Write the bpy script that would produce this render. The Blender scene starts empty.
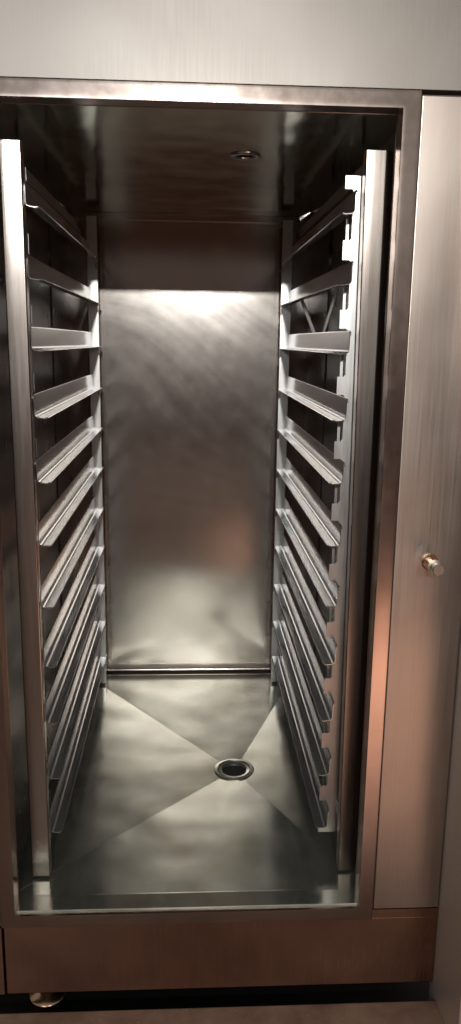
import bpy, bmesh, math, random
from mathutils import Vector, Matrix
random.seed(7)
S = bpy.context.scene
C = S.collection
ZF = 1.44                       # height of the lens above the kitchen floor; shapes below use z = 0 at lens height

# ------------------------------------------------------------------ helpers
class MB:
    """collects faces in scene coordinates (z measured from lens height)"""
    def __init__(s): s.bm = bmesh.new()
    def face(s, pts):
        return s.bm.faces.new([s.bm.verts.new(p) for p in pts])
    def box(s, x0, x1, y0, y1, z0, z1, bev=0.0, seg=2):
        vs = [s.bm.verts.new(p) for p in ((x0,y0,z0),(x1,y0,z0),(x1,y1,z0),(x0,y1,z0),(x0,y0,z1),(x1,y0,z1),(x1,y1,z1),(x0,y1,z1))]
        fs = [s.bm.faces.new([vs[i] for i in f]) for f in ((0,3,2,1),(4,5,6,7),(0,1,5,4),(1,2,6,5),(2,3,7,6),(3,0,4,7))]
        if bev:
            es = list({e for f in fs for e in f.edges})
            bmesh.ops.bevel(s.bm, geom=es, offset=bev, segments=seg, affect='EDGES', profile=0.5)
        return s
    def loft(s, rings, closed=True, cap=True):
        rv = [[s.bm.verts.new(p) for p in r] for r in rings]
        n = len(rv[0])
        for a, b in zip(rv, rv[1:]):
            for i in range(n if closed else n-1):
                j = (i+1) % n
                s.bm.faces.new((a[i], a[j], b[j], b[i]))
        if cap:
            s.bm.faces.new(list(reversed(rv[0]))); s.bm.faces.new(rv[-1])
        return s
    def lathe(s, prof, org, axis='z', n=40, cap=True):
        """prof = [(radius, along)]"""
        rings = []
        for r, h in prof:
            ring = []
            for k in range(n):
                a = 2*math.pi*k/n
                c, d = r*math.cos(a), r*math.sin(a)
                p = (c, d, h) if axis == 'z' else (c, h, d)
                ring.append((org[0]+p[0], org[1]+p[1], org[2]+p[2]))
            rings.append(ring)
        return s.loft(rings, True, cap)
    def prism(s, poly, axis, a0, a1):
        """poly of 2-D points swept along an axis"""
        def P(q, a): return {'x':(a,q[0],q[1]), 'y':(q[0],a,q[1]), 'z':(q[0],q[1],a)}[axis]
        return s.loft([[P(q,a0) for q in poly],[P(q,a1) for q in poly]])
    def build(s, name, m, parent=None, smooth=None):
        bm = s.bm
        bmesh.ops.recalc_face_normals(bm, faces=bm.faces[:])
        off = Vector((0,0,ZF)) - (parent_world(parent) if parent else Vector((0,0,0)))
        for v in bm.verts: v.co += off
        me = bpy.data.meshes.new(name)
        bm.to_mesh(me); bm.free()
        me.materials.append(m)
        if smooth is not None:
            for p in me.polygons: p.use_smooth = True
            me.set_sharp_from_angle(angle=math.radians(smooth))
        o = bpy.data.objects.new(name, me); C.objects.link(o)
        if parent: o.parent = parent
        if smooth is not None:
            wn = o.modifiers.new('weighted_normal', 'WEIGHTED_NORMAL'); wn.keep_sharp = True; wn.weight = 90
        return o
def parent_world(p):
    v = Vector((0,0,0))
    while p: v += p.location; p = p.parent
    return v
def tag(o, label, cat, group=None):
    o['label'] = label; o['category'] = cat
    if group: o['group'] = group
    return o
def thing(name, label, cat, loc, group=None):
    o = bpy.data.objects.new(name, None); C.objects.link(o)
    o.empty_display_size = 0.05
    o.location = (loc[0], loc[1], loc[2]+ZF)
    return tag(o, label, cat, group)

# ------------------------------------------------------------------ materials
def steel(name, col, rough, brush=(60,60,1.2), bump=0.02, rvar=0.10, cvar=0.10, cloud=3.0, aniso=0.0, stain=None, stain_amt=0.0, stain_scale=4.0, wave=0.0, wave_scale=2.5, scratch=0.0, metal=1.0):
    m = bpy.data.materials.new(name); m.use_nodes = True
    nt = m.node_tree; N = nt.nodes; L = nt.links
    b = N['Principled BSDF']; b.inputs['Metallic'].default_value = metal
    if aniso:                                             # highlights drawn out up and down the sheet
        b.inputs['Anisotropic'].default_value = aniso; b.inputs['Anisotropic Rotation'].default_value = .25
        tg = N.new('ShaderNodeTangent'); tg.direction_type = 'RADIAL'; tg.axis = 'Z'; L.new(tg.outputs[0], b.inputs['Tangent'])
    tc = N.new('ShaderNodeTexCoord')
    mp = N.new('ShaderNodeMapping'); mp.inputs['Scale'].default_value = brush
    L.new(tc.outputs['Object'], mp.inputs['Vector'])
    fine = N.new('ShaderNodeTexNoise'); fine.inputs['Scale'].default_value = 6; fine.inputs['Detail'].default_value = 4; fine.inputs['Roughness'].default_value = .65
    L.new(mp.outputs['Vector'], fine.inputs['Vector'])
    cl = N.new('ShaderNodeTexNoise'); cl.inputs['Scale'].default_value = cloud; cl.inputs['Detail'].default_value = 5; cl.inputs['Roughness'].default_value = .6
    L.new(tc.outputs['Object'], cl.inputs['Vector'])
    # roughness = rough + rvar*(fine-.5) + rvar*(cloud-.5)
    add = N.new('ShaderNodeMath'); add.operation = 'ADD'
    L.new(fine.outputs['Fac'], add.inputs[0]); L.new(cl.outputs['Fac'], add.inputs[1])
    mr = N.new('ShaderNodeMapRange'); mr.inputs['From Min'].default_value = .6; mr.inputs['From Max'].default_value = 1.4
    mr.inputs['To Min'].default_value = rough-rvar; mr.inputs['To Max'].default_value = rough+rvar
    L.new(add.outputs[0], mr.inputs['Value']); L.new(mr.outputs[0], b.inputs['Roughness'])
    mr2 = N.new('ShaderNodeMapRange'); mr2.inputs['From Min'].default_value = .6; mr2.inputs['From Max'].default_value = 1.4
    mr2.inputs['To Min'].default_value = 1-cvar; mr2.inputs['To Max'].default_value = 1+cvar
    L.new(add.outputs[0], mr2.inputs['Value'])
    mul = N.new('ShaderNodeVectorMath'); mul.operation = 'SCALE'; mul.inputs[0].default_value = col
    L.new(mr2.outputs[0], mul.inputs['Scale'])
    out = mul.outputs[0]
    if stain:
        st = N.new('ShaderNodeTexNoise'); st.inputs['Scale'].default_value = stain_scale; st.inputs['Detail'].default_value = 7; st.inputs['Distortion'].default_value = .8
        L.new(tc.outputs['Object'], st.inputs['Vector'])
        r = N.new('ShaderNodeMapRange'); r.inputs['From Min'].default_value = .46; r.inputs['From Max'].default_value = .80; r.inputs['To Max'].default_value = stain_amt
        L.new(st.outputs['Fac'], r.inputs['Value'])
        mx = N.new('ShaderNodeMixRGB'); mx.inputs['Color2'].default_value = (*stain, 1)
        L.new(r.outputs[0], mx.inputs['Fac']); L.new(out, mx.inputs['Color1']); out = mx.outputs[0]
    L.new(out, b.inputs['Base Color'])
    bp = N.new('ShaderNodeBump'); bp.inputs['Strength'].default_value = bump; bp.inputs['Distance'].default_value = .002
    L.new(fine.outputs['Fac'], bp.inputs['Height'])
    last = bp
    if wave:                                              # gentle unevenness of thin sheet
        wn = N.new('ShaderNodeTexNoise'); wn.inputs['Scale'].default_value = wave_scale; wn.inputs['Detail'].default_value = 2
        L.new(tc.outputs['Object'], wn.inputs['Vector'])
        b2 = N.new('ShaderNodeBump'); b2.inputs['Strength'].default_value = wave; b2.inputs['Distance'].default_value = .05
        L.new(wn.outputs['Fac'], b2.inputs['Height']); L.new(bp.outputs[0], b2.inputs['Normal']); last = b2
    if scratch:                                           # curved wiping scratches
        wv = N.new('ShaderNodeTexNoise'); wv.inputs['Scale'].default_value = 1.6; wv.inputs['Detail'].default_value = 0
        L.new(tc.outputs['Object'], wv.inputs['Vector'])
        vm = N.new('ShaderNodeVectorMath'); vm.operation = 'MULTIPLY_ADD'; vm.inputs[1].default_value = (.45,.45,.45)
        L.new(wv.outputs['Color'], vm.inputs[0]); L.new(tc.outputs['Object'], vm.inputs[2])
        tot = mr.outputs[0]
        for ang in (.45,):
            mp2 = N.new('ShaderNodeMapping'); mp2.vector_type = 'TEXTURE'; mp2.inputs['Rotation'].default_value = (0, ang, 0); mp2.inputs['Scale'].default_value = (.8, .8, .05)
            rn = N.new('ShaderNodeTexNoise'); rn.inputs['Scale'].default_value = 1.0; rn.inputs['Detail'].default_value = 4; rn.inputs['Roughness'].default_value = .6
            L.new(vm.outputs[0], mp2.inputs['Vector']); L.new(mp2.outputs[0], rn.inputs['Vector'])
            ma = N.new('ShaderNodeMapRange'); ma.inputs['From Min'].default_value = .3; ma.inputs['From Max'].default_value = .7; ma.inputs['To Min'].default_value = -scratch; ma.inputs['To Max'].default_value = scratch
            ad = N.new('ShaderNodeMath'); ad.operation = 'ADD'
            L.new(rn.outputs['Fac'], ma.inputs['Value']); L.new(ma.outputs[0], ad.inputs[0]); L.new(tot, ad.inputs[1]); tot = ad.outputs[0]
        L.new(tot, b.inputs['Roughness'])
    L.new(last.outputs[0], b.inputs['Normal'])
    return m

def plain(name, col, rough, metal=0.0):
    m = bpy.data.materials.new(name); m.use_nodes = True
    nt = m.node_tree; b = nt.nodes['Principled BSDF']
    n = nt.nodes.new('ShaderNodeTexNoise'); n.inputs['Scale'].default_value = 40
    tc = nt.nodes.new('ShaderNodeTexCoord'); nt.links.new(tc.outputs['Object'], n.inputs['Vector'])
    rp = nt.nodes.new('ShaderNodeMixRGB'); rp.inputs['Color1'].default_value = (*[c*.75 for c in col],1); rp.inputs['Color2'].default_value = (*[min(1,c*1.25) for c in col],1)
    nt.links.new(n.outputs['Fac'], rp.inputs['Fac']); nt.links.new(rp.outputs[0], b.inputs['Base Color'])
    b.inputs['Roughness'].default_value = rough; b.inputs['Metallic'].default_value = metal; b.inputs['Specular IOR Level'].default_value = .15
    return m

M = dict(
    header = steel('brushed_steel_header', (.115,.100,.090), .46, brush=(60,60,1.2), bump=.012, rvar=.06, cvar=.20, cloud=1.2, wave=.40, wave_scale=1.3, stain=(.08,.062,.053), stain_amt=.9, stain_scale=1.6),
    panel = steel('brushed_steel_panel', (.335,.285,.252), .34, brush=(60,60,.8), bump=.010, rvar=.06, cvar=.15, cloud=1.6, wave=.38, wave_scale=1.5, aniso=.55, stain=(.23,.175,.15), stain_amt=.85, stain_scale=1.8),
    base = steel('brushed_steel_base', (.38,.225,.165), .24, brush=(50,50,1.0), bump=.02, rvar=.08, cvar=.18, wave=.22, wave_scale=2, stain=(.18,.095,.06), stain_amt=.8, stain_scale=3),
    frame = steel('door_frame_steel', (.38,.30,.265), .22, brush=(6,6,6), bump=.0, rvar=.04, cvar=.10, wave=.08),
    back = steel('back_sheet_steel', (.46,.40,.365), .165, brush=(2,2,2), bump=.0, rvar=.012, cvar=.05, wave=.03, wave_scale=1.5, scratch=.011),
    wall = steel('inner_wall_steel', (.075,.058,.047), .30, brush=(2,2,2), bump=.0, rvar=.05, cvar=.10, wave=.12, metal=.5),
    ceil = steel('ceiling_sheet_steel', (.56,.56,.455), .12, brush=(3,3,3), bump=.0, rvar=.05, cvar=.18, wave=.12, wave_scale=3, stain=(.28,.19,.10), stain_amt=.8, stain_scale=5),
    floor = steel('floor_pan_steel', (.45,.458,.405), .17, brush=(2,2,2), bump=.0, rvar=.05, cvar=.14, cloud=9, wave=.18, wave_scale=2.4, stain=(.30,.28,.21), stain_amt=.8, stain_scale=6, metal=.88),
    post = steel('rack_post_steel', (.43,.36,.32), .23, brush=(50,50,1), bump=.01, rvar=.04, cvar=.08),
    runner = steel('runner_steel', (.40,.397,.39), .12, brush=(2,1.0,2), bump=.0, rvar=.02, cvar=.05, metal=.86),
    strip = steel('notched_strip_steel', (.46,.43,.41), .34, brush=(30,30,2), bump=.01, rvar=.05, cvar=.06),
    side = steel('side_sheet_steel', (.62,.51,.44), .40, brush=(30,30,.6), bump=.01, rvar=.07, cvar=.10, wave=.12, wave_scale=2, metal=.6),
    bolt   = steel('latch_steel', (.80,.77,.72), .18, bump=.0, rvar=.03, cvar=.03),
    warm_glint = steel('warm_glint_steel', (.46,.29,.19), .25, bump=.0, rvar=.04, cvar=.06),  # warm reflected light put into the colour of washer and feet
    dark   = plain('dark_recess', (.012,.010,.009), .6),  # near-black colour carries the shade of recesses; also used on the drain plug
)
def tile_floor():
    m = bpy.data.materials.new('kitchen_floor_tile'); m.use_nodes = True
    nt = m.node_tree; N = nt.nodes; L = nt.links; b = N['Principled BSDF']
    tc = N.new('ShaderNodeTexCoord')
    n = N.new('ShaderNodeTexNoise'); n.inputs['Scale'].default_value = 9; n.inputs['Detail'].default_value = 8; n.inputs['Roughness'].default_value = .7
    L.new(tc.outputs['Object'], n.inputs['Vector'])
    cr = N.new('ShaderNodeValToRGB'); e = cr.color_ramp.elements
    e[0].position = .3; e[0].color = (.16,.088,.062,1); e[1].position = .75; e[1].color = (.36,.23,.17,1)
    L.new(n.outputs['Fac'], cr.inputs['Fac'])
    sp = N.new('ShaderNodeTexVoronoi'); sp.inputs['Scale'].default_value = 95
    L.new(tc.outputs['Object'], sp.inputs['Vector'])
    mr = N.new('ShaderNodeMapRange'); mr.inputs['From Min'].default_value = .16; mr.inputs['From Max'].default_value = .08
    L.new(sp.outputs['Distance'], mr.inputs['Value'])
    gate = N.new('ShaderNodeMath'); gate.operation = 'GREATER_THAN'; gate.inputs[1].default_value = .62
    sx = N.new('ShaderNodeSeparateColor'); L.new(sp.outputs['Color'], sx.inputs[0]); L.new(sx.outputs[0], gate.inputs[0])
    mm = N.new('ShaderNodeMath'); mm.operation = 'MULTIPLY'; L.new(mr.outputs[0], mm.inputs[0]); L.new(gate.outputs[0], mm.inputs[1])
    mx = N.new('ShaderNodeMixRGB'); mx.inputs['Color2'].default_value = (.55,.36,.20,1)
    L.new(mm.outputs[0], mx.inputs['Fac']); L.new(cr.outputs[0], mx.inputs['Color1']); L.new(mx.outputs[0], b.inputs['Base Color'])
    b.inputs['Roughness'].default_value = .38
    bp = N.new('ShaderNodeBump'); bp.inputs['Strength'].default_value = .25; bp.inputs['Distance'].default_value = .01
    L.new(n.outputs['Fac'], bp.inputs['Height']); L.new(bp.outputs[0], b.inputs['Normal'])
    return m

# ------------------------------------------------------------------ dimensions (metres)
YF, YB = 1.478, 2.720          # cabinet face, inside back wall
XL, XR = -.369, .370           # opening
ZT, ZB = .400, -1.205          # opening top, sill
OL, OR, OT, OB = -.402, .404, .432, -1.240   # outer edge of the raised door frame
WL, WR = -.395, .400           # inner side walls
PR = .553                      # right end of the face

# ------------------------------------------------------------------ kitchen floor
mb = MB(); mb.box(-3.5, 3.5, -5.0, 1.460, -1.52, -1.44, bev=.004)
fl = mb.build('kitchen_floor', tile_floor()); fl['kind'] = 'structure'
mb = MB(); mb.box(-3.5, 3.5, 1.461, 3.0, -1.53, -1.495)
pit = mb.build('sunken_floor', M['dark']); pit['kind'] = 'structure'  # shade under the cabinet is put into its near-black colour

# ------------------------------------------------------------------ cabinet
cab = thing('steel_cabinet', 'open brushed stainless steel tray cabinet with sloped drain floor and raised door frame', 'cabinet', (0,YF,-1.44))
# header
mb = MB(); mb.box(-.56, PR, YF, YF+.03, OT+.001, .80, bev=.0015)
mb.build('header_panel', M['header'], cab, smooth=35)
# side panels of the face
mb = MB(); mb.box(OR+.001, PR-.0015, YF+.002, YF+.03, -1.2185, OT-.006, bev=.003, seg=3)
right_panel = mb.build('face_panel', M['panel'], cab, smooth=35)
mb = MB(); mb.box(-.56, OL-.001, YF+.002, YF+.03, OB, OT-.003, bev=.0025)
mb.build('face_panel', M['panel'], cab, smooth=35)
# base panel and its left stile
mb = MB(); mb.box(OL+.004, PR-.001, YF+.003, YF+.03, -1.412, OB-.001, bev=.002); mb.box(.4045, PR-.001, YF+.004, YF+.03, OB-.003, -1.2205)
mb.build('base_panel', M['base'], cab, smooth=35)
mb = MB(); mb.box(-.56, OL, YF+.001, YF+.03, -1.412, OB-.003, bev=.002)
mb.build('stile', M['base'], cab, smooth=35)
# raised frame round the opening: rounded profile, mitred
def frame_ring(t, d):
    l = XL+(OL-XL)*t; r = XR+(OR-XR)*t; b = ZB+(OB-ZB)*t; tp = ZT+(OT-ZT)*t
    return [(l,YF+d,b),(r,YF+d,b),(r,YF+d,tp),(l,YF+d,tp)]
prof = [(-.03,.030),(0,.029),(0,-.0015),(.022,-.0090),(.10,-.0087),(.20,-.0082),(.35,-.0072),(.5,-.0062),(.65,-.0052),(.80,-.0042),(.92,-.0034),(.975,-.0026),(1,-.0008),(1,.028)]
mb = MB(); mb.loft([frame_ring(*p) for p in prof], True, False)
mb.build('door_frame', M['frame'], cab, smooth=40)

# inside: back wall with angle trims
mb = MB(); mb.box(WL-.01, WR+.01, YB, YB+.012, -1.25, ZT+.02)
back = mb.build('back_wall', M['back'], cab)
mb = MB(); mb.box(WL, WR, YB-.016, YB-.0005, ZT-.0225, ZT-.0005, bev=.002); mb.build('corner_trim', M['back'], back, smooth=35)
mb = MB(); mb.prism([(YB-.0005,-1.168),(YB-.003,-1.168),(YB-.0035,-1.1895),(YB-.010,-1.1975),(YB-.026,-1.2015),(YB-.026,-1.2045),(YB-.0005,-1.2045)], 'x', WL, WR); mb.build('coved_skirting', M['back'], back, smooth=50)
# side walls
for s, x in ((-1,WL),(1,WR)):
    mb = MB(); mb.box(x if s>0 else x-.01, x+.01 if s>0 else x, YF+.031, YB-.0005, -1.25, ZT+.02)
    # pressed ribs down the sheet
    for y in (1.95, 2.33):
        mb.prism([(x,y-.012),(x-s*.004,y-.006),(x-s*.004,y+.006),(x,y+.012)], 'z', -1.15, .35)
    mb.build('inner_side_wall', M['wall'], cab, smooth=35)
# ceiling with vent hole
hx, hy, hr = .120, 1.853, .034
mb = MB(); n = 48
inner = [(hx+hr*.62*math.cos(2*math.pi*k/n), hy+hr*.62*math.sin(2*math.pi*k/n), ZT) for k in range(n)]
def to_rect(k, x0, x1, y0, y1):
    a = 2*math.pi*k/n; c, s = math.cos(a), math.sin(a)
    t = min(((x1-hx)/c if c>1e-9 else (x0-hx)/c if c<-1e-9 else 1e9), ((y1-hy)/s if s>1e-9 else (y0-hy)/s if s<-1e-9 else 1e9))
    return (hx+c*t, hy+s*t, ZT)
outer = [to_rect(k, WL, WR, YF+.031, YB) for k in range(n)]
up = [(p[0],p[1],ZT+.03) for p in inner]
mb.loft([outer, inner, up], True, False); mb.face(list(reversed(up)))
ceil = mb.build('ceiling_panel', M['ceil'], cab)
mb = MB(); mb.box(WL-.01, WR+.01, YF+.031, YB+.012, ZT+.034, ZT+.05); mb.build('roof_panel', M['ceil'], cab)
mb = MB(); mb.lathe([(hr*.62,-.0005),(hr*.66,-.004),(hr*.8,-.0055),(hr*.97,-.003),(hr*1.0,-.0005)], (hx,hy,ZT), 'z', 48, False)
mb.build('vent_ring', M['bolt'], ceil, smooth=60)
mb = MB(); mb.lathe([(hr*.55,.020),(hr*.55,.024)], (hx,hy,ZT), 'z', 32); mb.build('vent_plug', M['dark'], ceil)
# floor pan: flat rim, four sloped facets to a drain
dx, dy, dr, dz = .132, 2.070, .055, -1.2200
x0, x1, y0, y1 = WL, WR, 1.528, YB
mb = MB()
n = 64
angs = [math.atan2(p[1]-dy, p[0]-dx) % (2*math.pi) for p in ((x0,y0),(x1,y0),(x1,y1),(x0,y1))]
ks = sorted(set([2*math.pi*k/n for k in range(n)] + angs))
def rect_hit(a):
    c, s = math.cos(a), math.sin(a)
    t = min(((x1-dx)/c if c>1e-9 else (x0-dx)/c if c<-1e-9 else 1e9), ((y1-dy)/s if s>1e-9 else (y0-dy)/s if s<-1e-9 else 1e9))
    return dx+c*t, dy+s*t
o_ = [(*rect_hit(a), -1.2015) for a in ks]
def on_facet(a, rad):                                # each facet is a flat triangle running to one low point
    h = rect_hit(a); t = math.hypot(h[0]-dx, h[1]-dy)
    return (dx+rad*math.cos(a), dy+rad*math.sin(a), -1.2015-.0235*(1-rad/t))
i_ = [on_facet(a, dr) for a in ks]
mb.loft([o_, i_], True, False)
# front rim strip with a folded lip
mb.prism([(YF+.0005,-1.230),(YF+.0005,-1.2015),(YF+.0014,-1.2005),(y0-.004,-1.2005),(y0-.0001,-1.2014),(y0-.0001,-1.230)], 'x', XL+.0006, XR-.0006)
mb.box(WL, XL, YF+.032, y0-.001, -1.230, -1.2007); mb.box(XR, WR, YF+.032, y0-.001, -1.230, -1.2007)
for a in angs:
    p = Vector((*rect_hit(a), -1.2015)); q = Vector(on_facet(a, dr)); d = (q-p).normalized(); sd = d.cross(Vector((0,0,1))).normalized()*.0014; u = Vector((0,0,.0004))
    p = p+d*.012; q = q-d*.004
    mb.loft([[tuple(c+o) for o in (sd-u, sd*.5+u, -sd*.5+u, -sd-u)] for c in (p,q)])
pan = mb.build('floor_pan', M['floor'], cab)
mb = MB(); mb.lathe([(dr+.003,dz-.006),(dr+.003,dz+.0001),(dr+.001,dz+.0006),(dr-.002,dz+.0008),(dr-.006,dz+.0012),(dr-.008,dz-.0035),(dr-.011,dz-.0005),(dr-.017,dz-.001),(dr-.021,dz-.003),(.033,dz-.010)], (dx,dy,0), 'z', 64, False)
mb.build('drain_ring', M['floor'], pan, smooth=40)
mb = MB(); mb.lathe([(.034,dz-.009),(.033,dz-.05),(.004,dz-.052)], (dx,dy,0), 'z', 48, True); mb.build('drain_cup', M['dark'], pan, smooth=40)
mb = MB(); mb.lathe([(.024,dz-.018),(.023,dz-.014),(.014,dz-.011),(.004,dz-.0105)], (dx,dy,0), 'z', 40); mb.build('drain_plug', M['dark'], pan, smooth=40)
# underside, feet
mb = MB(); mb.box(-.56, PR, YF+.10, YB, -1.405, -1.39); mb.build('underside', M['dark'], cab)
for x, y in ((-.320,YF+.052),(.49,YF+.16),(-.320,YB-.1),(.49,YB-.1)):
    mb = MB(); mb.lathe([(.021,-1.389),(.021,-1.444),(.028,-1.449),(.038,-1.453),(.0405,-1.457),(.039,-1.462),(.030,-1.474),(.033,-1.4945)], (x,y,0), 'z', 36)
    mb.build('foot', M['warm_glint'], cab, smooth=40)
# latch stud on the right panel
kx, kz = .477, -.424
st = MB().lathe([(.0165,.0025),(.0165,-.003),(.0145,-.005),(.0085,-.005)], (kx,YF,kz), 'y', 36).build('latch_stud', M['warm_glint'], cab, smooth=40)
mb = MB(); mb.lathe([(.0075,-.004),(.0075,-.028),(.0125,-.029),(.0135,-.031),(.0135,-.044),(.0125,-.046),(.0085,-.0462),(.0085,-.051),(.0115,-.0515),(.0120,-.053),(.0120,-.056),(.0105,-.058)], (kx,YF,kz), 'y', 28)
mb.build('pin', M['bolt'], st, smooth=40)

# ------------------------------------------------------------------ tray racks
N_R = 11; PITCH = .1343; ZR0 = .2465        # underside of the top runner
Y0, Y1 = 1.603, 2.640
def runner_ring(s, y, top, flange):
    """thick bent sheet: lip, web leaning out, rounded bend, ledge"""
    t = .0016
    line = [(-.0045, top-.002), (-.0035, top-.0004), (-.0022, top), (-.0008, top-.0030), (.0, .0075), (.0008, .0035), (.0038, .001), (.0075, .0), (flange*.92, -.0012), (flange, .0005)]
    A = []; B = []
    for i, p in enumerate(line):
        a = line[max(0,i-1)]; b = line[min(len(line)-1,i+1)]
        d = Vector((b[0]-a[0], b[1]-a[1])).normalized(); nn = Vector((-d.y, d.x))
        A.append(p); B.append((p[0]-nn.x*t, p[1]-nn.y*t))
    return A + B[::-1]
def make_rack(s, label):
    cx = (-.333 if s < 0 else .356)
    r = thing('tray_rack', label, 'tray rack', (cx, 2.12, -1.2015))
    # front post, a broad tube; the right one shows a rounded face
    if s < 0:
        mb = MB(); mb.box(-.356, -.315, 1.585, 1.612, -1.1985, .360, bev=.003, seg=3)
    else:
        pts = [(.3335,1.612),(.3335,1.589),(.335,1.5855)]
        for k in range(13):                      # flat face that rolls back along its wall side
            a = math.radians(2 + 80*k/12)
            pts.append((.370+.021*math.sin(a), 1.5855+.026*(1-math.cos(a))))
        pts += [(.391,1.614)]
        mb = MB(); mb.loft([[(p[0]+.013*(1 if p[0] < .36 else .3), p[1], -1.1985) for p in pts], [(p[0], p[1], .357) for p in pts]])
    mb.build('front_post', M['post'], r, smooth=40)
    # foot plate under the front post
    x0 = -.350 if s < 0 else .340
    # notched strips that carry the runners, front and rear
    for front in (True, False):
        y = 1.633 if front else 2.612
        xi, xo = (.305,.341) if front else (.294,.325)
        if s < 0 and front: xi, xo = .3165, .346
        zt, zb = (.320, -1.130) if front else (.375, -1.196)
        poly = [(xo, zb), (xo, zt), (xi, zt)]
        for k in range(N_R):
            zu = ZR0 - PITCH*k
            if front:                                    # the runner passes through the notch
                a, b_ = zu+.049, zu-.048
                w = (.006 if s < 0 else .0168); b_ = max(b_, zb+.010)
            else:
                a, b_ = zu-.010, zu-.030
                w = .006
            poly += [(xi, a), (xi+w-.003, a), (xi+w, a-.003), (xi+w, b_+.004), (xi+w-.004, b_), (xi, b_)]
        poly += [(xi, zb)]
        if s > 0 and front: poly[0] = (xo+.024, zb)
        poly = [(s*p[0], p[1]) for p in poly]
        mb = MB(); mb.prism(poly, 'y', y, y+.002)
        q = ((.0145 if s < 0 else .019) if front else .0145)
        mb.box(*sorted((s*(xi+q), s*(xi+q+.002))), y+.0025, y+.032, zb+.002, zt-.002)     # folded return
        if s > 0 and front:                                  # inner tabs seen through the notches
            for k in range(-1, N_R-1):
                zu = ZR0 - PITCH*k
                mb.box(.3150, .3208, 1.660, 1.662, zu-PITCH+.0485, min(zu-.003, zt-.002))
        mb.build('notched_strip', M['strip'], r, smooth=30)
    # rear post behind the rear strip
    mb = MB(); mb.box(*sorted((s*.300, s*.335)), 2.652, 2.690, -1.196, .372, bev=.002); mb.build('rear_post', M['post'], r, smooth=35)
    # runners
    for k in range(N_R):
        zu = ZR0 - PITCH*k + random.uniform(-.0015,.0015)
        fx = (-.3125 if s < 0 else .3195); rx = (-.3155 if s < 0 else .3195)
        j0, j1, tw = random.uniform(-.0012,.0012), random.uniform(-.0015,.0015), random.uniform(-.035,.035)
        rings = []
        for y, tp, fg in ((Y0,.0385,.0215),(Y0+.002,.043,.024),(Y0+.005,.0450,.0253),(Y0+.010,.0455,.0255),(Y0+.25,.0455,.0255),(Y0+.55,.0455,.0255),(Y1-.012,.0455,.0255),(Y1,.044,.022)):
            px = fx+(rx-fx)*(y-Y0)/(Y1-Y0)
            u = (y-Y0)/(Y1-Y0); a = tw*(1-u)                 # slightly bent and settled runners
            rings.append([(px + j0*(1-u) - s*(q[0]*math.cos(a)-q[1]*math.sin(a)*.5), y, zu + j1*u + q[1]*math.cos(a)+q[0]*math.sin(a)) for q in runner_ring(s, y, tp, fg)])
        mb = MB(); mb.loft(rings)
        mb.build('runner', M['runner'], r, smooth=45)
    # cross ties between front and rear at the wall side
    for z in (.335, -1.06):
        mb = MB(); mb.box(*sorted((s*.3445, s*.347)), 1.613, 2.668, z-.012, z+.012); mb.build('tie_bar', M['strip'], r)
    if s > 0:  # added bars standing in for a V-shaped reflection in the side wall
        def bar(p, q, w=.011, x=.350):
            a = Vector((p[0],p[1])); b = Vector((q[0],q[1])); d = (b-a).normalized(); nn = Vector((-d.y,d.x))*w
            mb = MB(); mb.prism([tuple(a+nn),tuple(b+nn),tuple(b-nn),tuple(a-nn)], 'x', x, x+.002); mb.build('reflection_bar', M['strip'], r)
        bar((2.60,.150),(2.19,.0)); bar((1.90,.150),(2.16,.0), x=.3535)
    return r
make_rack(-1, 'steel tray rack with eleven runners along the left wall of the cabinet, flat front post')
make_rack(1, 'steel tray rack with eleven runners along the right wall, notched strip and rounded front post')

# ------------------------------------------------------------------ neighbouring steel side
mb = MB(); mb.box(PR+.0003, PR+.03, 1.32, YF+.03, -1.4395, .75, bev=.003)
mb.box(PR+.003, PR+.029, 1.462, YF+.029, -1.494, -1.441)
tag(mb.build('steel_wall_panel', M['side'], None, smooth=35), 'plain reflective steel side of the neighbouring unit meeting the cabinet at the lower right', 'wall panel')

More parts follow.
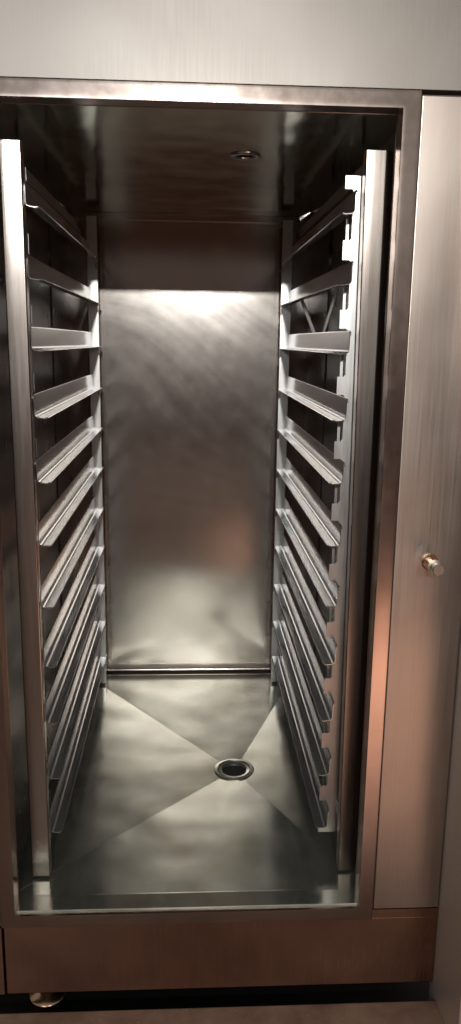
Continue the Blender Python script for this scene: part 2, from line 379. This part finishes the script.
# ------------------------------------------------------------------ light: ceiling tube lamps and an unseen down lamp behind the camera, dim kitchen round it
def area(name, loc, target, sx, sy, e, col, spread=180):
    ld = bpy.data.lights.new(name, 'AREA'); ld.shape = 'RECTANGLE'; ld.size = sx; ld.size_y = sy; ld.energy = e; ld.color = col; ld.spread = math.radians(spread)
    o = bpy.data.objects.new(name, ld); C.objects.link(o); o.location = loc
    o.rotation_euler = (Vector(target)-Vector(loc)).to_track_quat('-Z','Y').to_euler()
    return o
area('ceiling_tube_lamp', (.05,-3.0,1.28+ZF), (.02,1.5,.42+ZF), .20, .06, 12.5, (.95,1.0,.98), 42)
area('ceiling_tube_lamp', (-1.4,-3.0,1.28+ZF), (-.1,1.5,.42+ZF), .6, .06, 7, (.90,.96,1.0), 62)
area('ceiling_tube_lamp', (1.45,-3.0,1.28+ZF), (0,1.5,0+ZF), .6, .06, 20, (1.0,.98,.94))
area('ceiling_down_lamp', (1.45,-.1,1.35+ZF), (1.35,.02,-1+ZF), .3, .3, 56, (1.0,.90,.83), 50)
w = bpy.data.worlds.new('World'); S.world = w; w.use_nodes = True
nt = w.node_tree; bg = nt.nodes['Background']
tc = nt.nodes.new('ShaderNodeTexCoord'); sp = nt.nodes.new('ShaderNodeSeparateXYZ'); cr = nt.nodes.new('ShaderNodeValToRGB')
mr = nt.nodes.new('ShaderNodeMapRange'); mr.inputs['From Min'].default_value = -1; mr.inputs['From Max'].default_value = 1
nt.links.new(tc.outputs['Generated'], sp.inputs[0]); nt.links.new(sp.outputs['Z'], mr.inputs['Value']); nt.links.new(mr.outputs[0], cr.inputs[0]); nt.links.new(cr.outputs[0], bg.inputs[0])
e = cr.color_ramp.elements
e[0].position = .40; e[0].color = (.045,.020,.013,1)
e[1].position = .51; e[1].color = (.060,.027,.018,1)
x = e.new(.60); x.color = (.30,.285,.26,1)
x = e.new(.80); x.color = (.36,.36,.33,1)
bg.inputs['Strength'].default_value = .85

# ------------------------------------------------------------------ camera
R = Matrix(((0.99863467,-0.00265594,0.05217031),(-0.05039402,0.21401906,0.97552872),(0.01375639,0.97682587,-0.21359301)))
right, upv, fwd = R.col[0], R.col[1], R.col[2]
cd = bpy.data.cameras.new('camera'); cam = bpy.data.objects.new('camera', cd); C.objects.link(cam)
m4 = Matrix((right, upv, -fwd)).transposed().to_4x4(); m4.translation = Vector((0,0,ZF))
cam.matrix_world = m4
cd.sensor_fit = 'VERTICAL'; cd.sensor_height = 24; cd.lens = 784*24/1024
cd.clip_start = .01; cd.clip_end = 100
S.camera = cam
S.view_settings.view_transform = 'Standard'; S.view_settings.look = 'None'
S.view_settings.exposure = .15
S.cycles.sample_clamp_indirect = 3.0; S.cycles.blur_glossy = 1.0; S.cycles.max_bounces = 14; S.cycles.glossy_bounces = 10
